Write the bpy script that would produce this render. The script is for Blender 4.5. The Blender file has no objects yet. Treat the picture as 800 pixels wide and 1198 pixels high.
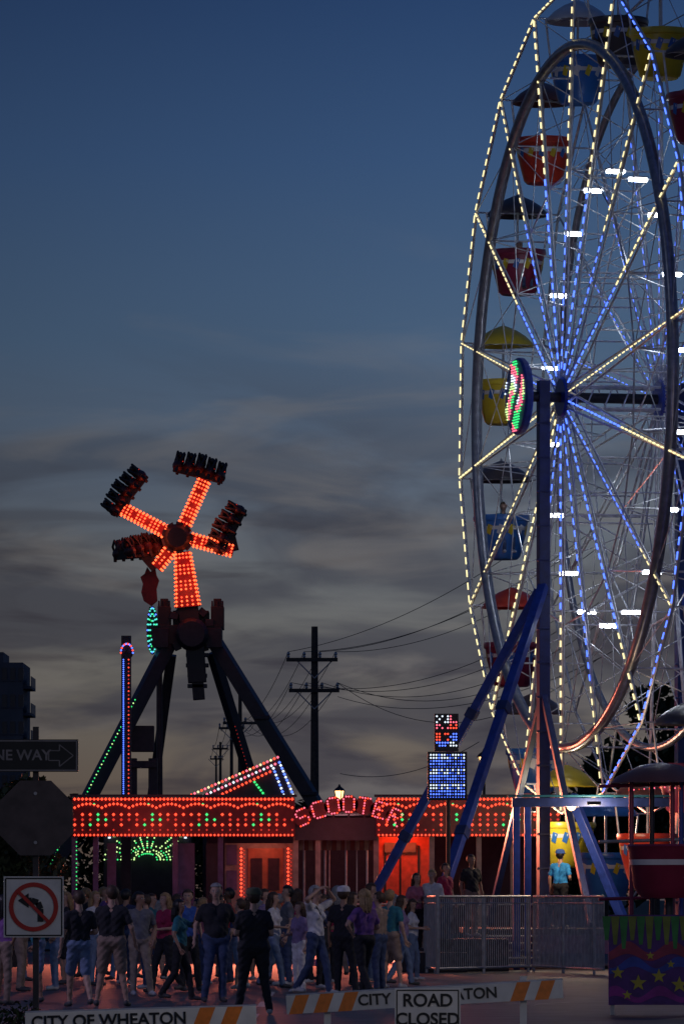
import bpy, math, random
import numpy as np
from mathutils import Vector, Matrix
random.seed(7)
rnd=random.Random(11)
F=6500.0; ZC=1.62
def W(x,y,s):
    """surveyed point: bearing x, elevation y at scale s (pixels per metre) -> world metres"""
    return Vector(((x-400)/s, F/s, ZC+(1050-y)/s))
def lin(c):
    c=c/255.0
    return c/12.92 if c<=0.04045 else ((c+0.055)/1.055)**2.4
def S(r,g,b): return (lin(r),lin(g),lin(b))
# ------------------------------------------------------------ materials
MATS={}
def mat(name,col,rough=0.6,metal=0.0,var=0.25,scale=6.0,bump=0.0):
    if name in MATS: return MATS[name]
    m=bpy.data.materials.new(name); m.use_nodes=True
    nt=m.node_tree; b=nt.nodes['Principled BSDF']
    tc=nt.nodes.new('ShaderNodeTexCoord'); n=nt.nodes.new('ShaderNodeTexNoise')
    n.inputs['Scale'].default_value=scale; n.inputs['Detail'].default_value=5
    nt.links.new(tc.outputs['Object'],n.inputs['Vector'])
    r=nt.nodes.new('ShaderNodeValToRGB')
    r.color_ramp.elements[0].position=0.3; r.color_ramp.elements[1].position=0.7
    r.color_ramp.elements[0].color=tuple(c*(1-var) for c in col)+(1,)
    r.color_ramp.elements[1].color=tuple(min(1,c*(1+var)) for c in col)+(1,)
    nt.links.new(n.outputs['Fac'],r.inputs['Fac']); nt.links.new(r.outputs['Color'],b.inputs['Base Color'])
    b.inputs['Roughness'].default_value=rough; b.inputs['Metallic'].default_value=metal
    if bump>0:
        bp=nt.nodes.new('ShaderNodeBump'); bp.inputs['Strength'].default_value=bump; bp.inputs['Distance'].default_value=0.03
        nt.links.new(n.outputs['Fac'],bp.inputs['Height']); nt.links.new(bp.outputs['Normal'],b.inputs['Normal'])
    MATS[name]=m; return m
def emat(name,col,strength,sample=False):
    if name in MATS: return MATS[name]
    m=bpy.data.materials.new(name); m.use_nodes=True
    nt=m.node_tree; b=nt.nodes['Principled BSDF']
    b.inputs['Base Color'].default_value=(0.05,0.05,0.05,1)
    b.inputs['Emission Color'].default_value=tuple(col)+(1,)
    b.inputs['Emission Strength'].default_value=strength
    try: m.cycles.emission_sampling='AUTO' if sample else 'NONE'
    except Exception: pass
    MATS[name]=m; return m
LR=emat('led_red',(1,0.06,0.025),2.6); LRD=emat('led_red_dim',(1,0.05,0.03),0.7)
LG=emat('led_green',(0.05,1,0.25),1.1); LB=emat('led_blue',(0.07,0.16,1),2.8)
LY=emat('led_warm',(1,0.83,0.42),1.5); LW=emat('led_white',(0.75,0.87,1),1.6)
LP=emat('led_pink',(1,0.14,0.22),1.9); LC=emat('led_cyan',(0.1,0.9,0.75),1.2)
LO=emat('led_orange',(1,0.10,0.03),3.6); LYG=emat('led_lime',(0.65,1,0.35),1.4)
LBAR=emat('floodlight_bar',(0.82,0.9,1),36,True)
LWARM=emat('lamp_warm',(1,0.55,0.2),4,True)
blue=mat('blue_paint',(0.02,0.05,0.30),0.4,0.0); dblue=mat('dark_blue_paint',(0.015,0.03,0.13),0.45)
steel=mat('galvanised_steel',(0.42,0.42,0.43),0.45,0.4); darkst=mat('dark_steel',(0.03,0.03,0.04),0.5,0.3)
blk=mat('black_paint',(0.015,0.015,0.018),0.5); whitep=mat('white_paint',(0.7,0.7,0.7),0.45,0,0.08)
wood=mat('weathered_wood',(0.07,0.055,0.045),0.85,0,0.35,9)
# ------------------------------------------------------------ mesh builder
class MB:
    def __init__(s): s.v=[];s.f=[];s.m=[];s.mats=[]
    def mi(s,m):
        if m not in s.mats: s.mats.append(m)
        return s.mats.index(m)
    def add(s,vs,fs,m):
        o=len(s.v); s.v.extend([tuple(v) for v in vs]); k=s.mi(m)
        for f in fs: s.f.append(tuple(i+o for i in f)); s.m.append(k)
    def box(s,c,size,m,R=None):
        x,y,z=[d/2 for d in size]; c=Vector(c)
        vs=[Vector((a,b,d)) for a in(-x,x) for b in(-y,y) for d in(-z,z)]
        if R is not None: vs=[R@v for v in vs]
        s.add([c+v for v in vs],[(0,1,3,2),(4,6,7,5),(0,4,5,1),(2,3,7,6),(0,2,6,4),(1,5,7,3)],m)
    def frame(s,p,q,up=None):
        d=(Vector(q)-Vector(p)); L=d.length; d=d/L if L>0 else Vector((0,0,1))
        if up is None: up=Vector((0,0,1)) if abs(d.z)<0.95 else Vector((0,1,0))
        x=d.cross(up).normalized(); y=x.cross(d).normalized()
        return d,x,y,L
    def beam(s,p,q,w,h,m,up=None):
        d,x,y,L=s.frame(p,q,up); R=Matrix((x,d,y)).transposed()
        s.box((Vector(p)+Vector(q))/2,(w,L,h),m,R)
    def tube(s,p,q,r1,r2,m,n=8,cap=True):
        p=Vector(p);q=Vector(q); d,x,y,L=s.frame(p,q)
        vs=[]
        for (c,r) in((p,r1),(q,r2)):
            for i in range(n):
                t=2*math.pi*i/n; vs.append(c+x*math.cos(t)*r+y*math.sin(t)*r)
        fs=[(i,(i+1)%n,n+(i+1)%n,n+i) for i in range(n)]
        if cap: fs+= [tuple(range(n-1,-1,-1)),tuple(range(n,2*n))]
        s.add(vs,fs,m)
    def poly(s,pts,r,m,n=6,closed=False):
        pts=[Vector(p) for p in pts]; N=len(pts); vs=[]
        for i,p in enumerate(pts):
            a=pts[i-1] if (i>0 or closed) else p; b=pts[(i+1)%N] if (i<N-1 or closed) else p
            d=(b-a).normalized(); up=Vector((0,0,1)) if abs(d.z)<0.9 else Vector((0,1,0))
            if closed and hasattr(s,'ringn'): up=s.ringn
            x=d.cross(up).normalized(); y=x.cross(d)
            for k in range(n):
                t=2*math.pi*k/n; vs.append(p+x*math.cos(t)*r+y*math.sin(t)*r)
        fs=[]
        for i in range(N if closed else N-1):
            j=(i+1)%N
            for k in range(n): fs.append((i*n+k,i*n+(k+1)%n,j*n+(k+1)%n,j*n+k))
        s.add(vs,fs,m)
    def octa(s,c,r,m):
        c=Vector(c); vs=[c+Vector(d)*r for d in((1,0,0),(-1,0,0),(0,1,0),(0,-1,0),(0,0,1),(0,0,-1))]
        s.add(vs,[(0,2,4),(2,1,4),(1,3,4),(3,0,4),(2,0,5),(1,2,5),(3,1,5),(0,3,5)],m)
    def lathe(s,prof,c,m,n=20,sx=1,sy=1,R=None):
        c=Vector(c); vs=[]
        for (r,z) in prof:
            for i in range(n):
                t=2*math.pi*i/n; v=Vector((r*math.cos(t)*sx,r*math.sin(t)*sy,z))
                if R is not None: v=R@v
                vs.append(c+v)
        fs=[]
        for j in range(len(prof)-1):
            for i in range(n): fs.append((j*n+i,j*n+(i+1)%n,(j+1)*n+(i+1)%n,(j+1)*n+i))
        s.add(vs,fs,m)
    def ball(s,c,r,m,n=10,R=None):
        rr=r if isinstance(r,(tuple,list)) else (r,r,r)
        k=max(4,n//2+1); vs=[];c=Vector(c)
        for j in range(k+1):
            ph=math.pi*j/k-math.pi/2
            for i in range(n):
                t=2*math.pi*i/n
                v=Vector((rr[0]*math.cos(ph)*math.cos(t),rr[1]*math.cos(ph)*math.sin(t),rr[2]*math.sin(ph)))
                if R is not None: v=R@v
                vs.append(c+v)
        fs=[(j*n+i,j*n+(i+1)%n,(j+1)*n+(i+1)%n,(j+1)*n+i) for j in range(k) for i in range(n)]
        s.add(vs,fs,m)
    def obj(s,name,parent=None,smooth=False,bevel=0):
        me=bpy.data.meshes.new(name); me.from_pydata(s.v,[],s.f)
        for m in s.mats: me.materials.append(m)
        me.polygons.foreach_set('material_index',s.m)
        if smooth: me.polygons.foreach_set('use_smooth',[True]*len(s.f))
        me.update(); o=bpy.data.objects.new(name,me); bpy.context.scene.collection.objects.link(o)
        if smooth:
            try: me.set_sharp_from_angle(angle=math.radians(45))
            except Exception: pass
        if bevel:
            b=o.modifiers.new('bevel','BEVEL'); b.width=bevel; b.segments=2
        if parent: o.parent=parent
        return o
def empty(name):
    o=bpy.data.objects.new(name,None); bpy.context.scene.collection.objects.link(o); return o
def text(body,size,loc,m,parent,name='lettering',rotz=0,ext=0.004,align='CENTER',roll=0):
    cu=bpy.data.curves.new(name,'FONT'); cu.body=body; cu.size=size; cu.extrude=ext
    cu.align_x=align; cu.align_y='CENTER'; cu.offset=size*0.02
    o=bpy.data.objects.new(name,cu); bpy.context.scene.collection.objects.link(o)
    bpy.context.view_layer.update()
    me=bpy.data.meshes.new_from_object(o.evaluated_get(bpy.context.evaluated_depsgraph_get()))
    bpy.data.objects.remove(o); o=bpy.data.objects.new(name,me); bpy.context.scene.collection.objects.link(o)
    me.materials.clear(); me.materials.append(m)
    o.matrix_world=Matrix.Translation(loc)@Matrix.Rotation(rotz,4,'Z')@Matrix.Rotation(math.pi/2,4,'X')@Matrix.Rotation(roll,4,'Z')
    if parent: 
        o.parent=parent
    return o
def lamp(name,kind,loc,power,col,size=0.3,parent=None,rot=None):
    l=bpy.data.lights.new(name,kind); l.energy=power; l.color=col
    if kind=='AREA': l.size=size
    else: l.shadow_soft_size=size
    if kind=='SPOT': l.spot_size=math.radians(110); l.spot_blend=0.6
    o=bpy.data.objects.new(name,l); o.location=loc; bpy.context.scene.collection.objects.link(o)
    if rot: o.rotation_euler=rot
    if parent: o.parent=parent
    return o
# ------------------------------------------------------------ camera
cam=bpy.data.cameras.new('camera'); co=bpy.data.objects.new('camera',cam); bpy.context.scene.collection.objects.link(co)
co.location=(0,0,ZC); co.rotation_euler=(math.pi/2,0,0)
cam.sensor_fit='VERTICAL'; cam.sensor_height=36; cam.lens=F*36/1198; cam.shift_y=(1050-599)/1198; cam.clip_end=5000; cam.clip_start=1
bpy.context.scene.camera=co
sc=bpy.context.scene
sc.view_settings.view_transform='Standard'; sc.view_settings.look='None'; sc.view_settings.exposure=0
# ------------------------------------------------------------ world
w=bpy.data.worlds.new("World"); sc.world=w; w.use_nodes=True; nt=w.node_tree
for n in list(nt.nodes): nt.nodes.remove(n)
N=nt.nodes.new; Lk=nt.links.new
tc=N('ShaderNodeTexCoord'); sep=N('ShaderNodeSeparateXYZ'); Lk(tc.outputs['Generated'],sep.inputs[0])
mr=N('ShaderNodeMapRange'); mr.inputs['From Max'].default_value=0.2; Lk(sep.outputs['Z'],mr.inputs['Value'])
ramp=N('ShaderNodeValToRGB'); cr=ramp.color_ramp
stops=[(0.0,S(92,76,70)),(0.10,S(104,94,86)),(0.19,S(108,106,102)),(0.28,S(102,107,112)),(0.36,S(86,99,116)),(0.5,S(66,92,122)),(0.66,S(48,78,118)),(0.82,S(29,59,102)),(1.0,S(21,46,88))]
cr.elements[0].position=0; cr.elements[0].color=stops[0][1]+(1,)
cr.elements[1].position=1; cr.elements[1].color=stops[-1][1]+(1,)
for p,c in stops[1:-1]:
    e=cr.elements.new(p); e.color=c+(1,)
Lk(mr.outputs[0],ramp.inputs['Fac'])
def clouds(rot,zs,sc_,lo,hi,dist,seed):
    mp=N('ShaderNodeMapping'); mp.inputs['Scale'].default_value=(1,1,zs); mp.inputs['Rotation'].default_value=(0,math.radians(rot),0); mp.inputs['Location'].default_value=(seed,seed*.7,seed*.3)
    Lk(tc.outputs['Generated'],mp.inputs['Vector'])
    nz=N('ShaderNodeTexNoise'); nz.inputs['Scale'].default_value=sc_; nz.inputs['Detail'].default_value=6; nz.inputs['Roughness'].default_value=0.5; nz.inputs['Distortion'].default_value=dist
    Lk(mp.outputs[0],nz.inputs['Vector'])
    c1=N('ShaderNodeValToRGB'); c1.color_ramp.interpolation='EASE'; c1.color_ramp.elements[0].position=lo; c1.color_ramp.elements[1].position=hi; Lk(nz.outputs['Fac'],c1.inputs['Fac']); return c1.outputs['Color']
def maskz(a,b,top):
    mk=N('ShaderNodeMapRange'); mk.interpolation_type='SMOOTHSTEP'; mk.inputs['From Min'].default_value=a; mk.inputs['From Max'].default_value=b; mk.inputs['To Max'].default_value=top; Lk(sep.outputs['Z'],mk.inputs['Value']); return mk.outputs[0]
def mul(a,b_):
    m_=N('ShaderNodeMath'); m_.operation='MULTIPLY'; Lk(a,m_.inputs[0]); Lk(b_,m_.inputs[1]); return m_.outputs[0]
def mixc(fac,c1_,col):
    mx=N('ShaderNodeMixRGB'); mx.inputs['Color2'].default_value=col+(1,); Lk(fac,mx.inputs['Fac']); Lk(c1_,mx.inputs['Color1']); return mx.outputs[0]
cur=ramp.outputs['Color']
cur=mixc(mul(clouds(14,3.2,15,0.42,0.60,0.9,3.1),maskz(0.110,0.06,0.72)),cur,S(52,58,74))
cur=mixc(mul(clouds(10,5.5,24,0.47,0.66,0.7,9.4),maskz(0.095,0.05,0.65)),cur,S(44,46,60))
cur=mixc(mul(clouds(-8,4.5,18,0.5,0.70,0.8,5.7),maskz(0.13,0.05,0.45)),cur,S(126,122,120))
xr=N('ShaderNodeMapRange'); xr.inputs['From Min'].default_value=-0.065; xr.inputs['From Max'].default_value=0.02; xr.inputs['To Min'].default_value=0.74; xr.inputs['To Max'].default_value=1.05; Lk(sep.outputs['X'],xr.inputs['Value'])
mm=N('ShaderNodeVectorMath'); mm.operation='SCALE'; Lk(cur,mm.inputs[0]); Lk(xr.outputs[0],mm.inputs['Scale'])
bg=N('ShaderNodeBackground'); Lk(mm.outputs[0],bg.inputs['Color']); bg.inputs['Strength'].default_value=0.92
sky=N('ShaderNodeTexSky'); sky.sky_type='NISHITA'; sky.sun_disc=False; sky.sun_elevation=math.radians(-2); sky.sun_rotation=math.radians(40)
bg2=N('ShaderNodeBackground'); Lk(sky.outputs[0],bg2.inputs['Color']); bg2.inputs['Strength'].default_value=0.02
ad=N('ShaderNodeAddShader'); Lk(bg.outputs[0],ad.inputs[0]); Lk(bg2.outputs[0],ad.inputs[1])
out=N('ShaderNodeOutputWorld'); Lk(ad.outputs[0],out.inputs['Surface'])
sl=bpy.data.lights.new('sun','SUN'); sl.energy=0.05; sl.angle=math.radians(15); sl.color=(0.75,0.85,1.0)
so=bpy.data.objects.new('sun',sl); so.rotation_euler=(math.radians(65),0,math.radians(-50)); sc.collection.objects.link(so)
# ------------------------------------------------------------ ground
asph=mat('asphalt',(0.05,0.047,0.055),0.6,0,0.55,1.2,0.35)
conc=mat('concrete',(0.22,0.21,0.2),0.85,0,0.25,2,0.2)
g=MB(); g.add([(-1500,-50,0),(1500,-50,0),(1500,3000,0),(-1500,3000,0)],[(0,1,2,3)],mat('ground_earth',(0.05,0.055,0.04),0.95,0,0.4,0.3)); g.obj('ground')
r=MB(); r.add([(-40,20,0.004),(40,20,0.004),(40,200,0.004),(-40,200,0.004)],[(0,1,2,3)],asph); r.obj('road')
r=MB()
wl=mat('white_road_paint',(0.4,0.4,0.4),0.7,0,0.5,12)
for i in range(8): r.box((-1.2,30+i*9,0.007),(0.12,4,0.002),wl)
r.obj('road_marking')
k=MB(); k.box((-10.5,90,0.07),(4,120,0.14),conc); k.obj('pavement',bevel=0.02)
r=MB(); tar=mat('tar_seal',(0.02,0.02,0.022),0.4)
for i in range(10):
    x=rnd.uniform(-8,8);y=rnd.uniform(78,112); pts=[]
    for j in range(7):
        pts.append((x,y)); x+=rnd.uniform(0.1,0.7); y+=rnd.uniform(-1.5,1.5)
    for j in range(6):
        a,c=pts[j],pts[j+1]; r.add([(a[0],a[1]-.12,0.008),(c[0],c[1]-.12,0.008),(c[0],c[1]+.12,0.008),(a[0],a[1]+.12,0.008)],[(0,1,2,3)],tar)
r.obj('road_crack_seal')
# ------------------------------------------------------------ FERRIS WHEEL
fw=empty('ferris_wheel')
U=Vector((0.24,-0.971,0)).normalized(); A=Vector((0.971,0.24,0)).normalized(); Zv=Vector((0,0,1))
C=Vector((5.3,130,13.32)); WD=2.1; R=9.74; RR=0.84*R; NS=18; HO=0.14
TH=[math.radians(7+20*i) for i in range(NS)]
def wp(th,r,off): return C+A*off+(U*math.cos(th)+Zv*math.sin(th))*r
silver=mat('silver_paint',(0.62,0.63,0.67),0.35,0.3)
ringm=mat('ring_paint',(0.26,0.27,0.32),0.3,0.5)
b=MB()
for off in(0,WD):
    b.ringn=A
    b.poly([wp(2*math.pi*i/96,RR,off) for i in range(96)],0.135 if off==0 else 0.09,ringm,10,True)
    b.poly([wp(t,R,off) for t in TH],0.035,silver,6,True)
    b.poly([wp(t,R*0.545,off) for t in TH],0.022,silver,5,True)
ob=b.obj('rim',fw,True)
b=MB()
for off,ho in((0,-HO),(WD,WD+HO)):
    hub=C+A*ho
    for i,t in enumerate(TH):
        for dt in(-0.5,0.5):
            a=wp(t+dt*0.9,0.45,ho); q=wp(t,R,off)
            b.tube(a,q,0.03,0.024,silver,6,False)
        for kk in range(1,9):
            r0=R*kk/9.0; b.beam(wp(t,r0,ho+(off-ho)*r0/R)-(-U*math.sin(t)+Zv*math.cos(t))*0.2*(1-kk/9),wp(t,r0,ho+(off-ho)*r0/R)+(-U*math.sin(t)+Zv*math.cos(t))*0.2*(1-kk/9)+Vector((0,0,0.001)),0.02,0.02,silver)
for i,t in enumerate(TH):
    for rr in(R,RR,R*0.545,R*0.3):
        b.tube(wp(t,rr,0),wp(t,rr,WD),0.024,0.024,silver,6)
    rs=[R*0.3,R*0.43,R*0.545,R*0.7,RR,R*0.97]
    for j in range(len(rs)-1):
        s0,s1=(0,WD) if j%2==0 else (WD,0)
        b.tube(wp(t,rs[j],s0),wp(t,rs[j+1],s1),0.014,0.014,silver,5,False)
    t2=TH[(i+1)%NS]
    for off in(0,WD):
        b.tube(wp(t,RR,off),wp(t2,R,off),0.012,0.012,silver,5,False)
        b.tube(wp(t,R*0.545,off),wp(t2,RR,off),0.012,0.012,silver,5,False)
        b.tube(wp(t2,R*0.545,off),wp(t,RR,off),0.012,0.012,silver,5,False)
b.obj('spokes',fw,True)
b=MB()
Ra=Matrix((Vector((0,0,1)).cross(A),Vector((0,0,1)),A)).transposed()
for ho in(-HO,WD+HO):
    b.lathe([(0,-0.08),(0.44,-0.08),(0.48,-0.03),(0.48,0.03),(0.44,0.08),(0.3,0.1),(0.28,0.3),(0,0.3)],C+A*ho,blue,24,1,1,Ra)
b.tube(C+A*(-1.1),C+A*(WD+1.2),0.12,0.12,darkst,14)
for kk in range(4):
    t=math.pi/4+kk*math.pi/2
    b.tube(wp(t,0.36,-HO),wp(t,0.36,WD+HO),0.035,0.035,silver,6)
    for j in range(5):
        b.tube(wp(t,0.36,-0.1+j*0.44),wp(t+math.pi/2,0.36,0.12+j*0.44),0.018,0.018,silver,5)
b.obj('axle',fw,True)
b=MB()
def strip(p,q,cols,off=0.05,L=0.15,sp=0.27,rad=0.021,out=-1):
    p=Vector(p);q=Vector(q);d=(q-p);n=int(d.length/sp);dn=d.normalized()
    for i in range(n):
        f=(i+0.5)/n; m=cols(f)
        if m is None: continue
        c=p+d*f+A*out*off
        b.tube(c-dn*L/2,c+dn*L/2,rad,rad,m,6)
for i,t in enumerate(TH):
    deg=(7+20*i)%360
    if deg in(7,187,207,227): cf=lambda f: LY
    elif deg in(27,47,347,167,147): cf=lambda f: LY if f>0.45 else LB
    elif deg in(327,307,287): cf=lambda f: LB if f<0.7 else LY
    elif deg in(107,127): cf=lambda f: LY if f>0.55 else LB
    else: cf=lambda f: LB if f<0.5 else LY
    strip(wp(t,0.6,-HO),wp(t,R,0),cf,rad=0.021 if i%2 else 0.015,off=0.055,L=0.15,sp=0.29)
    if deg<180 or deg>300:
        strip(wp(t,0.9,WD+HO),wp(t,R*0.9,WD),lambda f: LB if (f<0.75) else None,L=0.12,sp=0.3,rad=0.009)
    t2=TH[(i+1)%NS]
    edge=LB if 270<deg<=340 or deg==7 or deg==347 else LY
    if deg in(27,47): edge=LB
    strip(wp(t,R,0),wp(t2,R,0),lambda f: edge,L=0.18,sp=0.32,rad=0.016)
b.obj('light_strips',fw)
b=MB()
for i,t in enumerate(TH):
    c=wp(t,R*0.545,WD*0.5); b.beam(c-A*0.21-Zv*0.02,c+A*0.21-Zv*0.02,0.07,0.08,LBAR)
    b.beam(c-A*0.24+Zv*0.045,c+A*0.24+Zv*0.045,0.09,0.03,steel)
b.obj('floodlights',fw)
b=MB(); hc=C+A*(-1.2)
b.lathe([(0,-0.1),(0.86,-0.1),(0.9,-0.05),(0.9,0.05),(0.86,0.1),(0,0.1)],hc,blue,40,1,1,Ra)
V2=Vector((0,0,1)).cross(A)
for iy in range(-13,14):
    for ix in range(-13,14):
        x=ix*0.062;y=iy*0.062;d=math.hypot(x,y)
        if d<0.82 and (ix%2==0 or iy%2==0):
            sw=(math.atan2(y,x)*3/math.pi+d*3)
            inb= abs((x+0.45*math.sin(y*2.2+0.4))%0.9-0.45)<0.27
            if not inb: continue
            m=[LG,LP,LYG,LW,LP][int(sw*1.4)%5]
            b.octa(hc-A*0.12+V2*x+Zv*y,0.025,m)
b.obj('hub_sign',fw)
b=MB()
tf=C+A*(-0.62); tr=C+A*(WD+0.65)
for tp in(tf,tr):
    b.beam((tp.x,tp.y,0.3),(tp.x,tp.y,13.7),0.26,0.28,dblue,U)
    for z in np.arange(1.5,13.2,0.8):
        b.box((tp.x,tp.y,z),(0.31,0.34,0.05),dblue)
def leg(top,ft,w_,h_,m):
    ft=Vector(ft); b.beam(top,ft,w_,h_,m)
    b.lathe([(0,0.0),(0.6,0.0),(0.6,0.16),(0.5,0.26),(0.2,0.3),(0.0,0.3)],Vector((ft.x,ft.y,0.006)),blue,24)
    for f in(0.33,0.66):
        c=top.lerp(ft,f); d=(ft-top).normalized(); b.beam(c-d*0.12,c+d*0.12,w_+0.06,h_+0.06,dblue)
leg(Vector((tf.x,tf.y-0.1,8.9)),(1.72,124.5,0.12),0.21,0.19,blue)
leg(Vector((tf.x-0.1,tf.y,8.8)),(-0.1,131.5,0.12),0.2,0.19,blue)
leg(Vector((tr.x,tr.y,8.9)),(11.6,127.0,0.12),0.2,0.2,blue)
leg(Vector((tr.x,tr.y,8.9)),(12.4,134.5,0.12),0.2,0.2,blue)
b.beam(Vector((tf.x,tf.y,6.4)),Vector((5.6,124.8,1.0)),0.14,0.16,dblue)
b.beam(Vector((tf.x,tf.y,6.4)),Vector((3.6,136.0,1.0)),0.14,0.16,dblue)
b.beam(Vector((tr.x,tr.y,6.4)),Vector((8.9,126.0,1.0)),0.14,0.16,dblue)
b.beam(W(668,930,51.5),W(728,1075,51.8),0.19,0.2,blue)
b.obj('support_tower',fw,False,0.01)
cols={'red':(0.5,0.04,0.02),'maroon':(0.2,0.02,0.05),'yellow':(0.6,0.45,0.03),'blue':(0.03,0.14,0.45),'dark':(0.06,0.05,0.06),'green':(0.08,0.3,0.08),'white':(0.6,0.6,0.62),'brown':(0.14,0.06,0.05)}
gm={k_:mat('fibreglass_'+k_,v_,0.3,0,0.12,3) for k_,v_ in cols.items()}
seq={127:('red','brown'),147:('maroon','dark'),167:('yellow','yellow'),187:('blue','dark'),207:('maroon','red'),227:('blue','dark'),247:('yellow','yellow'),267:('blue','blue'),287:('red','brown'),307:('maroon','dark'),107:('blue','white'),87:('dark','white'),67:('yellow','white'),47:('maroon','dark')}
GP={}
for i,t in enumerate(TH):
    deg=round(7+20*i)%360; tub,can=seq.get(deg,('blue','dark'))
    b=MB(); p=wp(t,R,WD/2); GP[deg]=p
    b.lathe([(0,-2.02),(0.40,-2.02),(0.47,-1.95),(0.6,-1.45),(0.665,-1.08),(0.70,-1.06),(0.715,-0.99),(0.70,-0.92),(0.64,-0.92),(0.60,-1.1),(0.56,-1.45),(0.3,-1.46),(0,-1.46)],p,gm[tub],28)
    tr_=gm['white'] if tub!='white' else gm['blue']
    b.lathe([(0.632,-1.30),(0.652,-1.21)],p,tr_,28)
    alt=gm['yellow'] if tub!='yellow' else gm['blue']
    for q in range(14):
        a0=q*2*math.pi/14
        vs=[]
        for (aa,zz) in((a0,-1.38),(a0+0.18,-1.44),(a0+0.30,-1.2),(a0+0.12,-1.16)):
            rr=0.60+(zz+1.45)/0.37*0.065+0.012; vs.append(p+Vector((rr*math.cos(aa),rr*math.sin(aa),zz)))
        b.add(vs,[(0,1,2,3)],alt if q%2 else gm['blue'] if tub!='blue' else gm['white'])
    prof=[(0.03,0.46),(0.12,0.43),(0.35,0.33),(0.58,0.18),(0.74,0.02),(0.75,-0.06),(0.72,-0.05),(0.56,0.14),(0.33,0.29),(0.03,0.4)]
    b.lathe(prof,p,gm[can],24)
    b.tube(p+Zv*-1.5,p+Zv*0.52,0.03,0.03,silver,8)
    for q in range(8):
        a0=q*math.pi/4; b.tube(p+Vector((0.04*math.cos(a0),0.04*math.sin(a0),0.1)),p+Vector((0.72*math.cos(a0),0.72*math.sin(a0),-0.02)),0.01,0.01,silver,4)
    for sg in(-1,1):
        b.tube(p+A*sg*0.8,p+A*sg*0.68+Zv*-0.98,0.025,0.025,silver,6)
    b.lathe([(0.2,-1.02),(0.23,-1.0),(0.23,-0.98),(0,-0.98)],p,silver,16)
    b.obj('gondola',fw,True)
b=MB(); b.ball(W(668,943,52),0.11,LWARM); b.box(W(668,934,52),(0.4,0.3,0.06),dblue); b.obj('lamp',fw)
# loading platform
plat=empty('loading_platform')
lamp('platform_lamp','POINT',W(668,943,52)+Vector((0,-0.15,-0.15)),90,(1,0.62,0.32),0.1,plat)
b=MB(); 
b.box((6.6,129.5,0.85),(7.6,8.0,0.12),darkst)
for x in np.arange(3.0,10.5,1.3):
    b.box((x,125.55,0.4),(0.1,0.1,0.78),dblue)
b.box((6.6,125.52,0.55),(7.4,0.04,0.42),mat('purple_skirt',(0.06,0.03,0.12),0.6))
for j in range(5): b.box((3.7,125.2-j*0.28,0.75-j*0.16),(1.4,0.28,0.04),steel)
b.obj('deck',plat,False,0.01)
b=MB()
z=3.75
b.box((6.3,124.4,z),(5.0,0.35,0.2),dblue); b.box((6.3,124.2,z+0.14),(5.2,0.1,0.05),mat('teal_trim',(0.02,0.12,0.16),0.4))
for x in(3.9,4.15,8.7): b.box((x,124.4,1.85),(0.15,0.18,3.7),blue)
b.box((8.75,124.3,2.2),(0.35,0.3,3.1),dblue)
b.obj('header',plat,False,0.01)
lamp('deck_lamp','POINT',(4.6,132.3,3.55),150,(1,0.85,0.6),0.15,plat)
lamp('deck_lamp','POINT',(5.6,123.7,3.6),130,(1.0,0.8,0.6),0.15,plat)
b=MB(); 
for p_ in((4.6,132.3,3.7),(5.6,123.7,3.72)): b.box(p_,(0.3,0.2,0.08),darkst)
b.obj('lamp_housing',plat)
# right kiddie structure
kr=empty('carnival_ride_frame'); b=MB()
pinkst=mat('red_frame',(0.25,0.03,0.08),0.4)
for x,c in((738,pinkst),(762,darkst),(786,pinkst),(796,blue)):
    b.tube(W(x,900,58),W(x,1143,58),0.05,0.05,c,10)
for y in(920,985,1052): b.tube(W(700,y,58),W(830,y-4,58),0.035,0.035,pinkst if y!=985 else steel,8)
b.tube(W(738,1052,58),W(786,985,58),0.03,0.03,steel,8)
b.lathe([(0.0,0.42),(0.4,0.36),(0.9,0.12),(1.0,0.0),(0.95,0.0),(0,0.3)],W(772,916,58),gm['brown'],24)
for q in range(14): b.octa(W(735+q*6,921+abs(q-7)*0.5,58.5),0.018,LP if q%2 else LRD)
b.obj('frame',kr,True)
b=MB(); b.lathe([(0,-0.6),(0.55,-0.6),(0.7,-0.4),(0.8,0.35),(0.84,0.42),(0.8,0.46),(0.72,0.4),(0.66,-0.3),(0,-0.3)],W(782,1015,59),gm['maroon'],28); b.lathe([(0.775,0.05),(0.79,0.16)],W(782,1015,59),gm['white'],28)
b.tube(W(782,1045,59),(W(782,1045,59).x,F/59,0),0.08,0.1,darkst,10)
b.obj('car',kr,True)
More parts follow.
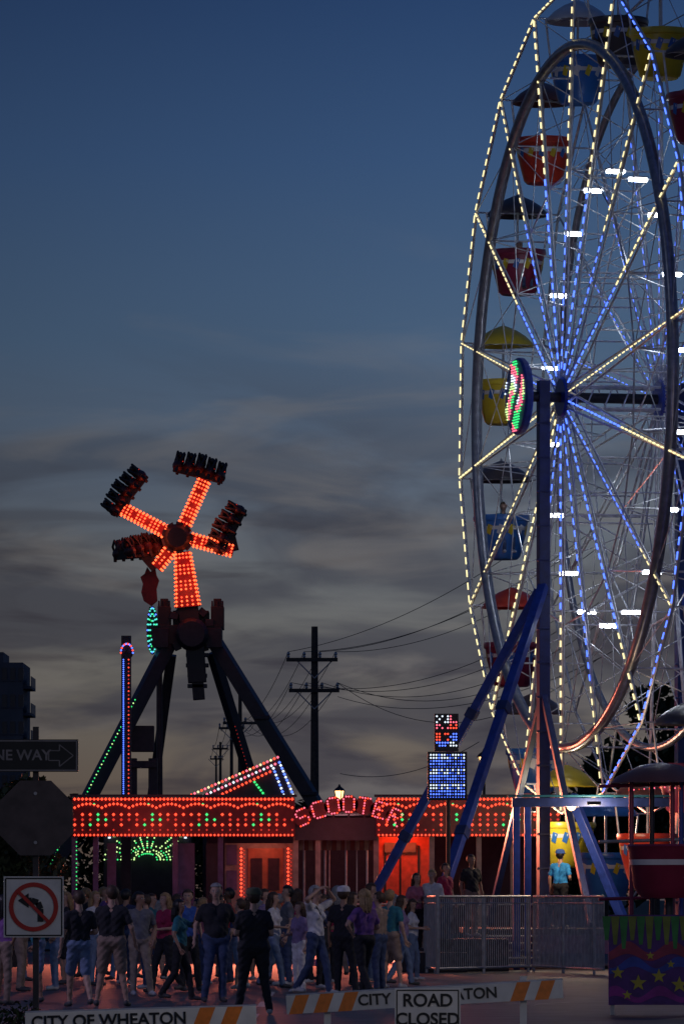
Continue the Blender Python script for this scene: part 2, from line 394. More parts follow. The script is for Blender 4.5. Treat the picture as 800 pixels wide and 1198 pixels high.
# mural panel
mp_=empty('mural_fence_panel'); b=MB(); s=85
pur=mat('mural_purple',(0.13,0.03,0.2),0.5); b.box(W(775,1123,s),(1.5,0.05,1.24),pur)
for j in range(14):
    x0=704+j*10
    b.add([W(x0,1072,s)+Vector((0,-0.032,0)),W(x0+10,1072,s)+Vector((0,-0.032,0)),W(x0+7,1100+(j%3)*5,s)+Vector((0,-0.032,0)),W(x0+3,1100+(j%3)*5,s)+Vector((0,-0.032,0))],[(0,3,2,1)],[mat('mural_green',(0.06,0.3,0.06),0.5),mat('mural_olive',(0.3,0.3,0.04),0.5)][j%2])
for (yy,hh,mn,cc) in((1108,12,'mural_red',(0.45,0.04,0.08)),(1126,9,'mural_blue',(0.05,0.08,0.4)),(1160,9,'mural_magenta',(0.4,0.03,0.28))):
    vs=[]; 
    for j in range(31):
        x=712+j*4.2; o=7*math.sin(j*0.5+yy)
        vs+= [W(x,yy+o,s)+Vector((0,-0.03,0)),W(x,yy+hh+o*0.6,s)+Vector((0,-0.03,0))]
    b.add(vs,[(2*j,2*j+1,2*j+3,2*j+2) for j in range(30)],mat(mn,cc,0.5))
ym=mat('mural_yellow',(0.7,0.5,0.05),0.5)
for (x,y,r0) in((722,1138,8),(746,1150,10),(770,1142,9),(794,1152,10),(760,1118,5),(733,1164,6),(784,1128,5)):
    c=W(x,y,s)+Vector((0,-0.036,0)); vs=[c]
    for q in range(10):
        rr=(r0 if q%2==0 else r0*0.42)/s; t=math.pi/2+q*math.pi/5; vs.append(c+Vector((rr*math.cos(t),0,rr*math.sin(t))))
    b.add(vs,[(0,1+q,1+(q+1)%10) for q in range(10)],ym)
for x in(716,836): b.box(W(x,1130,s)+Vector((0,0.06,-0.15)),(0.06,0.06,1.4),steel)
b.obj('panel',mp_)
def fence(p0,p1,h,name='metal_fence'):
    b=MB(); p0=Vector(p0);p1=Vector(p1); L=(p1-p0).length
    for z in(0.12,h): b.tube(p0+Zv*z,p1+Zv*z,0.028,0.028,steel,8)
    b.tube(p0+Zv*(h-0.14),p1+Zv*(h-0.14),0.016,0.016,steel,6)
    n=int(L/0.1)
    for i in range(n+1):
        q=p0+(p1-p0)*i/n; big=i%22==0
        b.tube(q+Zv*(0.0 if big else 0.12),q+Zv*h,0.032 if big else 0.012,0.032 if big else 0.012,steel,6)
    return b.obj(name,None,True)
def G(x,Y): return Vector(((x-400)*Y/F,Y,0))
fence(G(512,117),G(620,121),1.64); fence(G(624,121),G(706,116),1.64); fence(G(480,124),G(510,117.2),1.64)
# LED sign
ls=empty('led_message_sign'); b=MB(); s=52
cpt=W(522,857,s); b.box(cpt,(28/s,0.14,44/s),blk); cp2=W(523,908,s); b.box(cp2,(46/s,0.14,57/s),blk)
b.tube(W(524,936,s),(W(524,936,s).x,F/s,0),0.05,0.05,darkst,8)
for iy in range(12):
    for ix in range(8):
        if rnd.random()<0.72 and iy%6!=5:
            b.octa(cpt+Vector(((ix-3.5)*0.062,-0.085,(5.5-iy)*0.066)),0.024,[LW,LP,LR,LB][(iy//3+ (ix>4))%4])
for iy in range(15):
    for ix in range(13):
        on=rnd.random()<0.75 and iy%5!=4
        b.octa(cp2+Vector(((ix-6)*0.062,-0.085,(7-iy)*0.068)),0.024 if on else 0.013,LW if on and iy%5<2 and ix%4!=3 else LB)
b.obj('panels',ls)
# ------------------------------------------------------------ SCOOTER (dodgems) building
sb=empty('bumper_car_pavilion'); s=47.0; YB=F/s
redp=mat('red_panel',(0.14,0.010,0.012),0.45); dk=mat('dark_panel',(0.03,0.02,0.035),0.6); purp=mat('purple_panel',(0.10,0.06,0.16),0.55); cream=mat('cream_panel',(0.26,0.19,0.18),0.6)
def X(x): return (x-400)/s
def Z(y): return ZC+(1050-y)/s
b=MB()
b.box(((X(85)+X(655))/2,YB+5.5,Z(940)-0.15),(X(655)-X(85),10.6,0.12),dk)
for(x0,x1) in((85,345),(440,655)):
    b.box(((X(x0)+X(x1))/2,YB,(Z(933)+Z(979))/2),(X(x1)-X(x0),0.16,Z(933)-Z(979)),redp)
    b.box(((X(x0)+X(x1))/2,YB-0.02,Z(931)),(X(x1)-X(x0)+0.1,0.26,0.06),dk)
b.box(((X(345)+X(440))/2,YB+0.05,(Z(957)+Z(983))/2),(X(440)-X(345),0.1,Z(957)-Z(983)),dk)
b.box(((X(85)+X(655))/2,YB+5.4,0.25),(X(655)-X(85),10.8,0.5),mat('deck_plate',(0.06,0.05,0.06),0.35,0.5))
b.box(((X(232)+X(655))/2,YB+9,Z(1020)),(X(655)-X(232),0.1,3.2),mat('rear_wall',(0.05,0.02,0.04),0.6))
for x in(87,112,205,258,346,372,440,505,560,600,652):
    b.box((X(x),YB+0.15,(0.5+Z(979))/2),(0.13,0.13,Z(979)-0.5),purp if x<300 else cream)
for x0,x1,m in((124,136,purp),(205,228,purp),(240,256,dk),(262,346,cream)):
    b.box(((X(x0)+X(x1))/2,YB+0.5,1.75),(X(x1)-X(x0)-0.03,0.06,2.45),m)
b.box(((X(290)+X(331))/2,YB+0.44,1.75),(X(331)-X(290),0.05,2.2),mat('orange_door',(0.35,0.09,0.04),0.5))
for x in(300,320): b.box((X(x),YB+0.40,2.2),(0.28,0.03,0.8),mat('door_glass',(0.05,0.02,0.03),0.1))
for y in(1000,1030): b.box(((X(262)+X(280))/2,YB+0.45,Z(y)),(X(277)-X(265),0.02,0.5),purp)
b.tube((X(345),YB+0.05,1.45),(X(655),YB+0.05,1.45),0.03,0.03,steel,8)
for x in range(350,655,22): b.tube((X(x),YB+0.05,0.5),(X(x),YB+0.05,1.45),0.02,0.02,steel,6)
for x in(355,380,405,430): b.tube((X(x),YB+3,0.5),(X(x),YB+3,3.5),0.03,0.03,silver,6)
b.box((X(472),YB+4.0,2.3),(X(506)-X(440),0.06,1.9),mat('lit_red_panel',(0.7,0.10,0.05),0.5))
for x in(452,470,492): b.box((X(x),YB+3.94,2.2),(0.05,0.03,1.5),darkst)
b.box((X(470),YB+3.9,2.9),(0.8,0.04,0.25),cream)
for j in range(16): b.box((X(352+j*5.5),YB+2.0,2.95),(0.10,0.03,0.28),redp if j%2 else cream)
b.obj('structure',sb)
b=MB()
for(x0,x1) in((85,345),(440,655)):
    n=int((x1-x0)/4.6)
    for i in range(n+1):
        x=X(x0+3+i*(x1-x0-6)/n)
        b.octa((x,YB-0.11,Z(935)),0.040,LR)
        b.octa((x,YB-0.11,Z(977)),0.032,LR)
        ph=i/7.0
        b.octa((x,YB-0.11,Z(945-4.5*abs(math.sin(ph*math.pi)))),0.038,LR)
        if i%2==0:
            gi=(i//2)%7
            for jj in range(4):
                on=rnd.random()<0.86
                gr=(gi==3 and jj<2) or (gi in(2,) and jj==2) or (gi==4 and jj==1)
                if on: b.octa((x,YB-0.11,Z(953+jj*6.0)),0.042 if jj!=3 else 0.028,(LG if gr else LR if jj%2==0 else LRD))
        elif (i%14)in(5,): b.octa((x,YB-0.11,Z(941)),0.032,LG)
for x in(282,337):
    for j in range(13): b.octa((X(x),YB+0.38,Z(993+j*4.5)),0.038,LR)
    for j in range(13): b.octa((X(x)+0.07,YB+0.38,Z(995+j*4.5)),0.022,LRD)
for j in range(13): b.octa((X(90),YB-0.06,Z(985+j*5)),0.02,LG)
b.obj('fascia_lights',sb)
FONT={'S':["01111","10000","10000","01110","00001","00001","11110"],'C':["01111","10000","10000","10000","10000","10000","01111"],'O':["01110","10001","10001","10001","10001","10001","01110"],'T':["11111","00100","00100","00100","00100","00100","00100"],'E':["11111","10000","10000","11110","10000","10000","11111"],'R':["11110","10001","10001","11110","10100","10010","10001"]}
for i,ch in enumerate("SCOOTER"):
    f=(i-3)/3.0; x=408+f*54; y=941+ f*f*15
    Rl=Matrix.Rotation(f*0.42,3,'Y')
    b=MB(); c0=Vector((X(x),YB-0.04,Z(y)))
    b.lathe([(0,0),(0.235,0),(0.235,0.06),(0,0.06)],c0,redp,20,1,1,Matrix.Rotation(math.pi/2,3,'X'))
    for rr in range(7):
        for cc in range(5):
            if FONT[ch][rr][cc]=='1': b.octa(c0+Rl@Vector(((cc-2)*0.066,-0.09,(3-rr)*0.064)),0.027,LP if (rr+cc)%3 else LR)
    b.beam(c0+Vector((0,0.05,0)),Vector((c0.x,YB+0.05,Z(975))),0.05,0.05,darkst)
    b.obj('letter_'+ch.lower(),sb)
lamp('pavilion_red','POINT',(X(470),YB+3.2,3.5),60,(1,0.14,0.05),0.3,sb)
lamp('pavilion_inner','POINT',(X(400),YB+6,3.4),26,(1,0.45,0.5),0.5,sb)
lamp('fascia_spill','POINT',(X(180),YB-1.2,3.3),24,(1,0.12,0.08),0.6,sb)
lamp('fascia_spill','POINT',(X(400),YB-1.4,3.3),30,(1,0.15,0.14),0.6,sb)
lamp('door_spill','POINT',(X(310),YB-0.2,2.9),10,(1,0.2,0.1),0.2,sb)
lamp('pavilion_left','POINT',(X(150),YB+2,3.0),14,(0.7,0.4,1.0),0.5,sb)
for x in(140,280,470): lamp('fascia_rim_spot','SPOT',(X(x),YB-0.4,3.7),2600,(1,0.22,0.12),0.4,sb,(math.radians(86),0,math.pi))  # added spots standing in for LED spill, red rim on the crowd
for x,dy,cn in((385,2.8,'blue'),(418,4.2,'yellow')):
    b=MB(); c=Vector((X(x),YB+dy,0.5))
    b.lathe([(0,0.08),(0.6,0.08),(0.66,0.14),(0.66,0.3),(0.6,0.34),(0,0.34)],c,blk,24,0.85,1.35)
    b.lathe([(0.55,0.34),(0.52,0.6),(0.42,0.72),(0.36,0.7),(0.34,0.4),(0,0.38)],c,gm[cn],24,0.85,1.3)
    b.box(c+Vector((0,0.35,0.72)),(0.55,0.1,0.5),blk); b.tube(c+Vector((0,0.7,0.5)),c+Vector((0,0.75,2.9)),0.02,0.015,silver,6)
    b.lathe([(0.14,0),(0.17,0.02),(0.14,0.04)],c+Vector((0,-0.1,0.8)),blk,14)
    b.obj('bumper_car',None,True)
# glowing round ride behind
b=MB(); c=W(166,1000,44); c.y=152
for i in range(17):
    t=math.pi*(i/16.0)
    for j in range(3,14):
        if rnd.random()<0.75: b.octa(c+Vector((math.cos(t)*j*0.09,0.0,math.sin(t)*j*0.055-0.1)),0.026,LYG if j%3 else LG)
for i in range(-9,10):
    if i%3: b.box(c+Vector((i*0.13,0.1,0.85-abs(i)*0.04)),(0.07,0.04,0.10),LYG if i%2 else LW)
b.box(c+Vector((0,0.25,-0.9)),(2.4,0.1,3.0),dk); b.obj('spinning_ride_sign')
# fun slide roof lines
b=MB(); s2=42.5
dkp=mat('slide_panel',(0.05,0.03,0.04),0.5)
def row(p,q,n,m,r=0.042):
    for i in range(n):
        b.octa(p+(q-p)*(i/(n-1)),r,m if not isinstance(m,list) else m[i%len(m)])
for dy_ in(0,0.1): b.add([W(222,937,s2)+Vector((0,dy_,0)),W(326,886,s2)+Vector((0,dy_,0)),W(342,937,s2)+Vector((0,dy_,0))],[(0,2,1)],dkp)
e=Vector((0,-0.06,0))
row(W(224,930,s2)+e,W(325,886,s2)+e,26,[LR,LP,LY]); row(W(238,931,s2)+e,W(322,894,s2)+e,20,[LW,LP]); row(W(256,931,s2)+e,W(316,903,s2)+e,14,LR)
row(W(327,892,s2)+e,W(343,930,s2)+e,12,[LB,LW]); row(W(320,899,s2)+e,W(332,930,s2)+e,9,[LW,LB]); row(W(298,915,s2)+e,W(310,931,s2)+e,6,LG)
for x in(240,300,336): b.box((W(x,0,s2).x,F/s2+0.05,2.1),(0.12,0.12,4.1),darkst)
b.obj('fun_slide')
# ------------------------------------------------------------ SPIN RIDE
rd=empty('spinning_thrill_ride'); s=38.0
def Q(x,y,dy=0): 
    v=W(x,y,s); return v+Vector((0,dy,0))
b=MB()
legm=mat('ride_leg_paint',(0.025,0.025,0.035),0.45)
for(a,q,wd) in(((198,755),(20,1108),0.42),((252,752),(472,1108),0.42)):
    b.beam(Q(*a,-0.6),Q(*q,-2.6),wd,0.4,legm)
for(a,q) in(((248,762),(352,1105)),((200,765),(150,1105))):
    b.beam(Q(*a,0.8),Q(*q,3.2),0.3,0.3,legm)
b.tube(Q(186,735,0.6),Q(186,1108,0.6),0.09,0.12,mat('brown_steel',(0.07,0.035,0.04),0.5),10)
b.box(Q(240,1085),(11,6,0.8),dk)
b.box(Q(168,895,-0.5),(0.9,0.6,0.22),MATS['brown_steel']); 
for x in(156,180): b.box(Q(x,975,-0.5),(0.28,0.3,4.6),MATS['brown_steel'])
b.box(Q(168,865,-0.5),(0.7,0.5,0.8),MATS['brown_steel'])
for f in(0.25,0.5,0.75):
    p=Q(252,752,-0.6).lerp(Q(472,1108,-2.6),f); b.box(p+Vector((0,-0.25,0)),(0.5,0.1,0.12),darkst)
b.obj('legs',rd,False,0.02)
b=MB()
b.box(Q(224,744),(1.9,1.6,0.6),blk); b.box(Q(224,724),(1.1,1.2,0.45),blk)
for x in(193,255):
    b.box(Q(x,724,-0.3),(0.40,0.8,0.7),blk); b.box(Q(x,708,-0.3),(0.24,0.5,0.35),blk); b.box(Q(x-4,748,-0.6),(0.5,0.7,0.6),darkst)
    for q in range(3): b.tube(Q(x-6+q*6,715,-0.6),Q(x-6+q*6,704,-0.6),0.04,0.03,darkst,6)
for x,y in((205,722),(212,716),(238,718),(246,730),(240,758),(208,757)): b.box(Q(x,y,-0.7),(0.22,0.3,0.26),darkst,Matrix.Rotation(x*0.3,3,'Y'))
b.lathe([(0,-0.7),(0.4,-0.7),(0.5,-0.5),(0.5,0.5),(0.4,0.7),(0,0.7)],Q(226,744,-0.7),darkst,20,1,1,Matrix.Rotation(math.pi/2,3,'X'))
b.beam(Q(229,755,-0.9),Q(232,800,-0.9),0.56,0.5,blk); b.beam(Q(232,795,-0.9),Q(234,820,-0.9),0.36,0.4,blk)
for y in(768,780,792,804): b.box(Q(232,y,-0.95),(0.7-0.1*(y>790),0.3,0.12),darkst)
b.obj('drive_head',rd,False,0.02)
b=MB(); lb=MB()
redarm=mat('red_arm_paint',(0.3,0.02,0.015),0.4)
def lit_arm(p,q,w0,w1,rows,m=LO):
    d=(q-p); L=d.length; dn=d.normalized(); sd=dn.cross(Vector((0,1,0))).normalized()
    vs=[]
    for (c,ww) in((p,w0),(q,w1)):
        for sx,sy in((-1,-1),(1,-1),(1,1),(-1,1)): vs.append(c+sd*ww/2*sx+Vector((0,sy*0.18,0)))
    b.add(vs,[(0,1,5,4),(1,2,6,5),(2,3,7,6),(3,0,4,7),(0,3,2,1),(4,5,6,7)],redarm)
    n=int(L/0.115)
    for i in range(n):
        f=(i+0.5)/n; ww=w0+(w1-w0)*f
        for rr in range(rows):
            o=(rr/(rows-1)-0.5)*ww*0.88
            c=p+d*f+sd*o
            if rr in (0,rows-1): 
                lb.octa(c+Vector((0,-0.22,0)),0.044,m)
                for yy in(-0.06,0.1): lb.octa(c+sd*(0.04 if o>0 else -0.04)+Vector((0,yy,0)),0.04,m)
            elif i%4!=2: lb.octa(c+Vector((0,-0.22,0)),0.038,m if (i+rr)%3 else LR)
hubp=Q(209,632,-0.9)
lit_arm(Q(215,648,-0.9),Q(221,712,-0.9),0.46,0.78,5)
b.beam(Q(220,700,-0.7),Q(225,745,-0.7),0.6,0.4,blk)
b.lathe([(0,-0.3),(0.36,-0.3),(0.42,-0.1),(0.42,0.3),(0.3,0.5),(0,0.5)],hubp+Vector((0,-0.1,0)),blk,20,1,1,Matrix.Rotation(math.pi/2,3,'X'))
for q in range(9):
    t=q*math.pi/4.5; b.box(hubp+Vector((math.cos(t)*0.36,-0.2,math.sin(t)*0.36)),(0.24,0.4,0.22),darkst,Matrix.Rotation(-t,3,'Y'))
for q in range(12):
    t=q*math.pi/6; lb.octa(hubp+Vector((math.cos(t)*0.27,-0.58,math.sin(t)*0.27)),0.022,LRD)
seatm=mat('seat_plastic',(0.05,0.012,0.016),0.45)
ends=[((200,627),(145,598),(150,579),52,1),((215,620),(240,563),(234,552),-14,1),((223,633),(274,647),(268,622),62,-1),((203,642),(184,666),(166,645),8,1)]
for kx,(a,e_,c,ang,sg_) in enumerate(ends):
    dyy=-0.9+(0.25 if kx%2 else -0.1)
    lit_arm(Q(*a,dyy),Q(*e_,dyy),0.36,0.34,4 if kx<3 else 3,LO)
    cc=Q(*c,dyy); RM=Matrix.Rotation(-math.radians(ang),3,'Y')
    if kx==3: RM=Matrix.Rotation(-math.radians(ang),3,'Y')@Matrix.Rotation(math.radians(40),3,'Z')
    b.beam(cc+RM@Vector((-0.78,0,-0.1)),cc+RM@Vector((0.78,0,-0.1)),0.5,0.26,blk,RM@Zv)
    b.beam(Q(*e_,dyy),cc,0.34,0.34,blk)
    for q in range(5):
        o=(q-2)*0.33; dz=-0.05*abs(q-2)
        for sy in(-0.28,0.28):
            b.ball(cc+RM@Vector((o,sy,0.06+dz)),(0.17,0.26,0.18),seatm,10,RM)
            b.ball(cc+RM@Vector((o,sy*0.4,0.22+dz)),(0.155,0.1,0.24),seatm,10,RM)
            b.ball(cc+RM@Vector((o,sy*0.9,0.40+dz)),(0.085,0.09,0.1),blk,8)
            b.poly([cc+RM@Vector((o-0.1,sy*0.6,0.2+dz)),cc+RM@Vector((o-0.1,sy*1.0,0.48+dz)),cc+RM@Vector((o-0.08,sy*1.5,0.3+dz)),cc+RM@Vector((o,sy*1.6,0.08+dz))],0.04,blk,6)
            b.poly([cc+RM@Vector((o+0.1,sy*0.6,0.2+dz)),cc+RM@Vector((o+0.1,sy*1.0,0.48+dz)),cc+RM@Vector((o+0.08,sy*1.5,0.3+dz)),cc+RM@Vector((o,sy*1.6,0.08+dz))],0.04,blk,6)
            b.tube(cc+RM@Vector((o,sy*1.5,0.02)),cc+RM@Vector((o,sy*1.8,-0.26)),0.07,0.05,blk,6)
        if q%2==0: lb.octa(cc+RM@Vector((o,-0.34,-0.14)),0.028,LRD)
        lb.octa(cc+RM@Vector((o+0.12,-0.3,0.12)),0.018,LRD)
b.obj('rotor',rd,True)
for p_ in((176,600),(236,600),(240,655),(185,640)): lamp('arm_glow','POINT',Q(p_[0],p_[1],-1.6),16,(1,0.12,0.05),0.3,rd)
lamp('arm_glow','POINT',Q(222,690,-2.0),14,(1,0.12,0.05),0.3,rd)
p0=Q(198,755,-0.85); p1=Q(20,1108,-2.85)
for i in range(90):
    f=i/89; c=p0+(p1-p0)*f+Vector((-0.1,-0.12,0.05))
    if f>0.18: lb.octa(c,0.026,LG if i%3 else LYG)
p0=Q(248,762,0.6); p1=Q(352,1105,3.0)
for i in range(20,60): lb.octa(p0+(p1-p0)*(i/79)+Vector((0,-0.2,0)),0.014,LRD)
lb.obj('ride_lights',rd)
b=MB()
Rx=Matrix.Rotation(math.radians(90),3,'X')
oc=Q(179,738,-0.3)
b.lathe([(0,-0.08),(0.72,-0.08),(0.75,0),(0.72,0.08),(0,0.08)],oc,blk,30,0.24,1,Rx)
for ring in(0.3,0.5,0.68):
    n=int(ring*36)
    for i in range(n):
        t=2*math.pi*i/n; b.octa(oc+Vector((math.cos(t)*ring*0.22,-0.12,math.sin(t)*ring)),0.032,LC if (i+int(ring*10))%3 else LG if ring<0.6 else LB)
fl=[(169,704),(166,694),(168,684),(165,676),(170,672),(173,664),(177,670),(182,662),(184,674),(187,680),(184,690),(185,704),(178,710)]
for dy_ in(-0.42,-0.35): b.add([Q(x,y,dy_) for x,y in fl],[tuple(range(len(fl)))],mat('flame_panel',(0.09,0.008,0.012),0.5))
b.beam(Q(177,712,-0.35),Q(186,740,0.5),0.1,0.1,darkst)
b.obj('oval_sign',rd)
# light post
b=MB(); s=44
b.box(W(148,845,s)+Vector((0,0,-1.3)),(0.26,0.2,7.2),darkst); b.ball(W(149,762,s),(0.17,0.12,0.24),darkst)
for j in range(70):
    y=772+j*2.3
    b.octa(W(145,y,s)+Vector((0,-0.13,0)),0.022,LB); 
    if j%2==0: b.octa(W(151,y,s)+Vector((0,-0.13,0)),0.022,LRD if j%4 else LR)
for q in range(12):
    t=math.pi*q/11; b.octa(W(149,764,s)+Vector((math.cos(t)*0.16,-0.13,math.sin(t)*0.24)),0.03,LR if q%2 else LB)
b.box(W(148,1000,s)+Vector((0,0,-1.05)),(0.2,0.18,3.8),darkst)
b.obj('light_post')
# ------------------------------------------------------------ utility poles + wires
def pole(x,ytop,s,arms,r=0.16,name='utility_pole'):
    b=MB(); t=W(x,ytop,s); base=Vector((t.x,t.y,0)); b.tube(base,t,r,r*0.6,wood,12)
    pts=[]
    for (y,x0,x1) in arms:
        p=W(x0,y,s)+Vector((0,-0.15,0));q=W(x1,y,s)+Vector((0,-0.15,0)); b.beam(p,q,0.12,0.14,wood)
        for i in range(4):
            c=p+(q-p)*(0.04+0.92*i/3); b.lathe([(0.03,0),(0.06,0.05),(0.04,0.1),(0.07,0.15),(0.03,0.24),(0,0.25)],c+Zv*0.06,steel,8); pts.append(c+Zv*0.3)
        for sg in(-1,1): b.tube(Vector((t.x,t.y-0.16,p.z-0.7)),Vector((t.x+sg*0.7,t.y-0.16,p.z)),0.025,0.025,steel,5)
    b.obj(name,None,True); return pts
P1=pole(368,733,31,[(772,335,395),(808,338,397)],0.2)
P2=pole(281,812,22,[(846,261,301)],0.16)
P3=pole(271,838,19,[(852,256,286)],0.15); P4=pole(258,868,15,[(876,249,267)],0.15); P5=pole(253,884,13,[(888,246,261)],0.14)
b=MB(); wm=mat('cable',(0.015,0.015,0.02),0.6)
def wire(p,q,sag,r=0.012):
    pts=[]
    for i in range(25):
        f=i/24; c=Vector(p)*(1-f)+Vector(q)*f; c.z-=sag*4*f*(1-f); pts.append(c)
    b.poly(pts,r,wm,5)
tg=[(700,570),(700,625),(700,615),(700,640),(700,690),(700,705),(700,730),(700,745)]
for i,p in enumerate(P1): wire(p,W(tg[i][0],tg[i][1],36),0.9 if i<4 else 1.3)
for i in range(4):
    wire(P1[i],P2[i],1.2); wire(P1[4+i],P2[i]-Zv*0.1,1.4,0.012); wire(P2[i],P3[i],0.6,0.015); wire(P3[i],P4[i],0.5,0.017); wire(P4[i],P5[i],0.4,0.017)
wire(W(398,905,31),W(560,868,36),0.5); wire(W(395,815,30),W(720,760,40),1.0)
wire(P1[7],W(700,770,36),1.8)
b.obj('overhead_wires')
# ------------------------------------------------------------ street lamps
def slamp(x,y,s,on=True,k=0.6):
    b=MB(); t=W(x,y,s); base=Vector((t.x,t.y,0))
    b.lathe([(0.16,0),(0.16,0.3),(0.09,0.6),(0.05,0.8)],base,blk,12); b.tube(base,t-Zv*0.5*k,0.05,0.035,blk,10)
    b.lathe([(0.05*k,-0.5*k),(0.13*k,-0.42*k),(0.19*k,-0.1*k),(0.2*k,-0.05*k)],t,LWARM if on else blk,12)
    b.lathe([(0.27*k,-0.05*k),(0.2*k,0.05*k),(0.08*k,0.14*k),(0.03*k,0.25*k),(0,0.27*k)],t,blk,12)
    for q in range(4):
        a=q*math.pi/2+0.4; b.tube(t+Vector((0.1*math.cos(a),0.1*math.sin(a),-0.28)),t+Vector((0.15*math.cos(a),0.15*math.sin(a),-0.02)),0.014,0.014,blk,4)
    b.obj('street_lamp',None,True)
slamp(566,884,44,k=0.75); slamp(397,924,42); slamp(606,884,44,on=False,k=0.75)
# pole lights out of view, added to brighten signs, barriers, crowd and fence
def stl(p,arm):
    b=MB(); p=Vector(p); q=p+Vector(arm); b.tube((p.x,p.y,0),p,0.1,0.07,darkst,10); b.tube(p,q,0.05,0.04,darkst,8); b.box(q,(0.7,0.3,0.12),darkst); b.obj('unseen_light_pole'); return q-Zv*0.2
q=stl((7,38,7.5),(-1.6,0.4,0.3)); lamp('unseen_fill_light','POINT',q,850,(1,0.88,0.8),0.2)
q=stl((-13,78,8),(1.6,0.4,0.3)); lamp('unseen_fill_light','POINT',q,1000,(0.72,0.6,1.0),0.2)
q=stl((12.5,92,8),(-1.6,0.4,0.3)); lamp('unseen_fill_light','POINT',q,800,(1.0,0.82,0.7),0.2)
# ------------------------------------------------------------ apartment tower
ap=empty('apartment_tower'); b=MB(); s=13
wallm=mat('tower_wall',(0.12,0.11,0.12),0.8,0,0.2,0.5)
x0=(-60-400)/s; x1=(27-400)/s; y0=F/s; zt=ZC+(1050-775)/s
b.box(((x0+x1)/2,y0+6,zt/2),(x1-x0,12,zt),wallm); b.box(((x0+x1)/2-1,y0+6,zt+0.5),((x1-x0)*0.75,9,1.0),wallm)
nf=9
for i in range(nf):
    z=1.2+i*(zt-1)/nf
    b.box((x1+0.35,y0+4,z),(0.8,7,0.25),wallm); b.box((x1+0.72,y0+4,z+0.55),(0.06,7,0.9),mat('balcony_rail',(0.08,0.08,0.09),0.5))
    for j in range(9):
        xx=x0+0.6+j*(x1-x0)/9; b.box((xx,y0-0.02,z+1.2),(0.45,0.06,1.1),mat('window_glass',(0.03,0.035,0.05),0.15)); b.box((xx,y0-0.05,z+0.6),(0.55,0.1,0.08),wallm)
b.obj('block',ap)
# ------------------------------------------------------------ vegetation
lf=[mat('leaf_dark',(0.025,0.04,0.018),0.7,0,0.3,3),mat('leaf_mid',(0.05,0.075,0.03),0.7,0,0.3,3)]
def leafmass(b,clumps,n,sz):
    for (c,r) in clumps:
        for _ in range(n):
            d=Vector((rnd.gauss(0,1),rnd.gauss(0,1),rnd.gauss(0,1))).normalized()*r*(rnd.random()**0.4)
            p=Vector(c)+Vector((d.x,d.y,d.z*0.8)); a=Vector((rnd.uniform(-1,1),rnd.uniform(-1,1),rnd.uniform(-1,1))).normalized(); q=a.cross(Vector((0.3,0.5,0.8))).normalized()
            z=sz*rnd.uniform(0.6,1.4)
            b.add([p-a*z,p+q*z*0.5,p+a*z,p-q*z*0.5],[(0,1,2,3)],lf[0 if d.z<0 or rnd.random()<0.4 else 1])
def tree(x,ytop,s,cr,name='tree'):
    b=MB(); t=W(x,ytop,s); h=t.z; base=Vector((t.x,t.y,0))
    b.tube(base,base+Zv*h*0.45,0.22,0.14,wood,10)
    cl=[]
    for i in range(16):
        a=rnd.uniform(0,6.28); rr=cr*rnd.uniform(0.1,0.85); zz=h*rnd.uniform(0.42,0.92)
        if i==0: rr=0; zz=h-cr*0.35
        rr*=max(0.35,1-abs(zz/h-0.6)*1.8); c=base+Vector((rr*math.cos(a),rr*math.sin(a),zz)); cl.append((c,cr*rnd.uniform(0.25,0.42)))
        b.tube(base+Zv*h*rnd.uniform(0.3,0.45),c,0.07,0.02,wood,6,False)
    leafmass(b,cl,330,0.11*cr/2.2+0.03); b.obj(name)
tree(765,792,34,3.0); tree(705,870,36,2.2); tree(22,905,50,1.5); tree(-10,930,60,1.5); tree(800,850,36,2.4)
b=MB(); cl=[]
for i in range(60):
    x=-60+i*16; lift=20 if (x<90 or x>640) else 0
    cl.append((W(x,rnd.uniform(966,980)-lift,24),rnd.uniform(1.3,1.9)))
    cl.append((W(x+8,rnd.uniform(1000,1040),24),2.2))
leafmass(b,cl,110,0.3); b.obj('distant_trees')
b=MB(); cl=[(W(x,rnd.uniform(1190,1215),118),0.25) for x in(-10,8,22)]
leafmass(b,cl,160,0.035); b.obj('shrub')
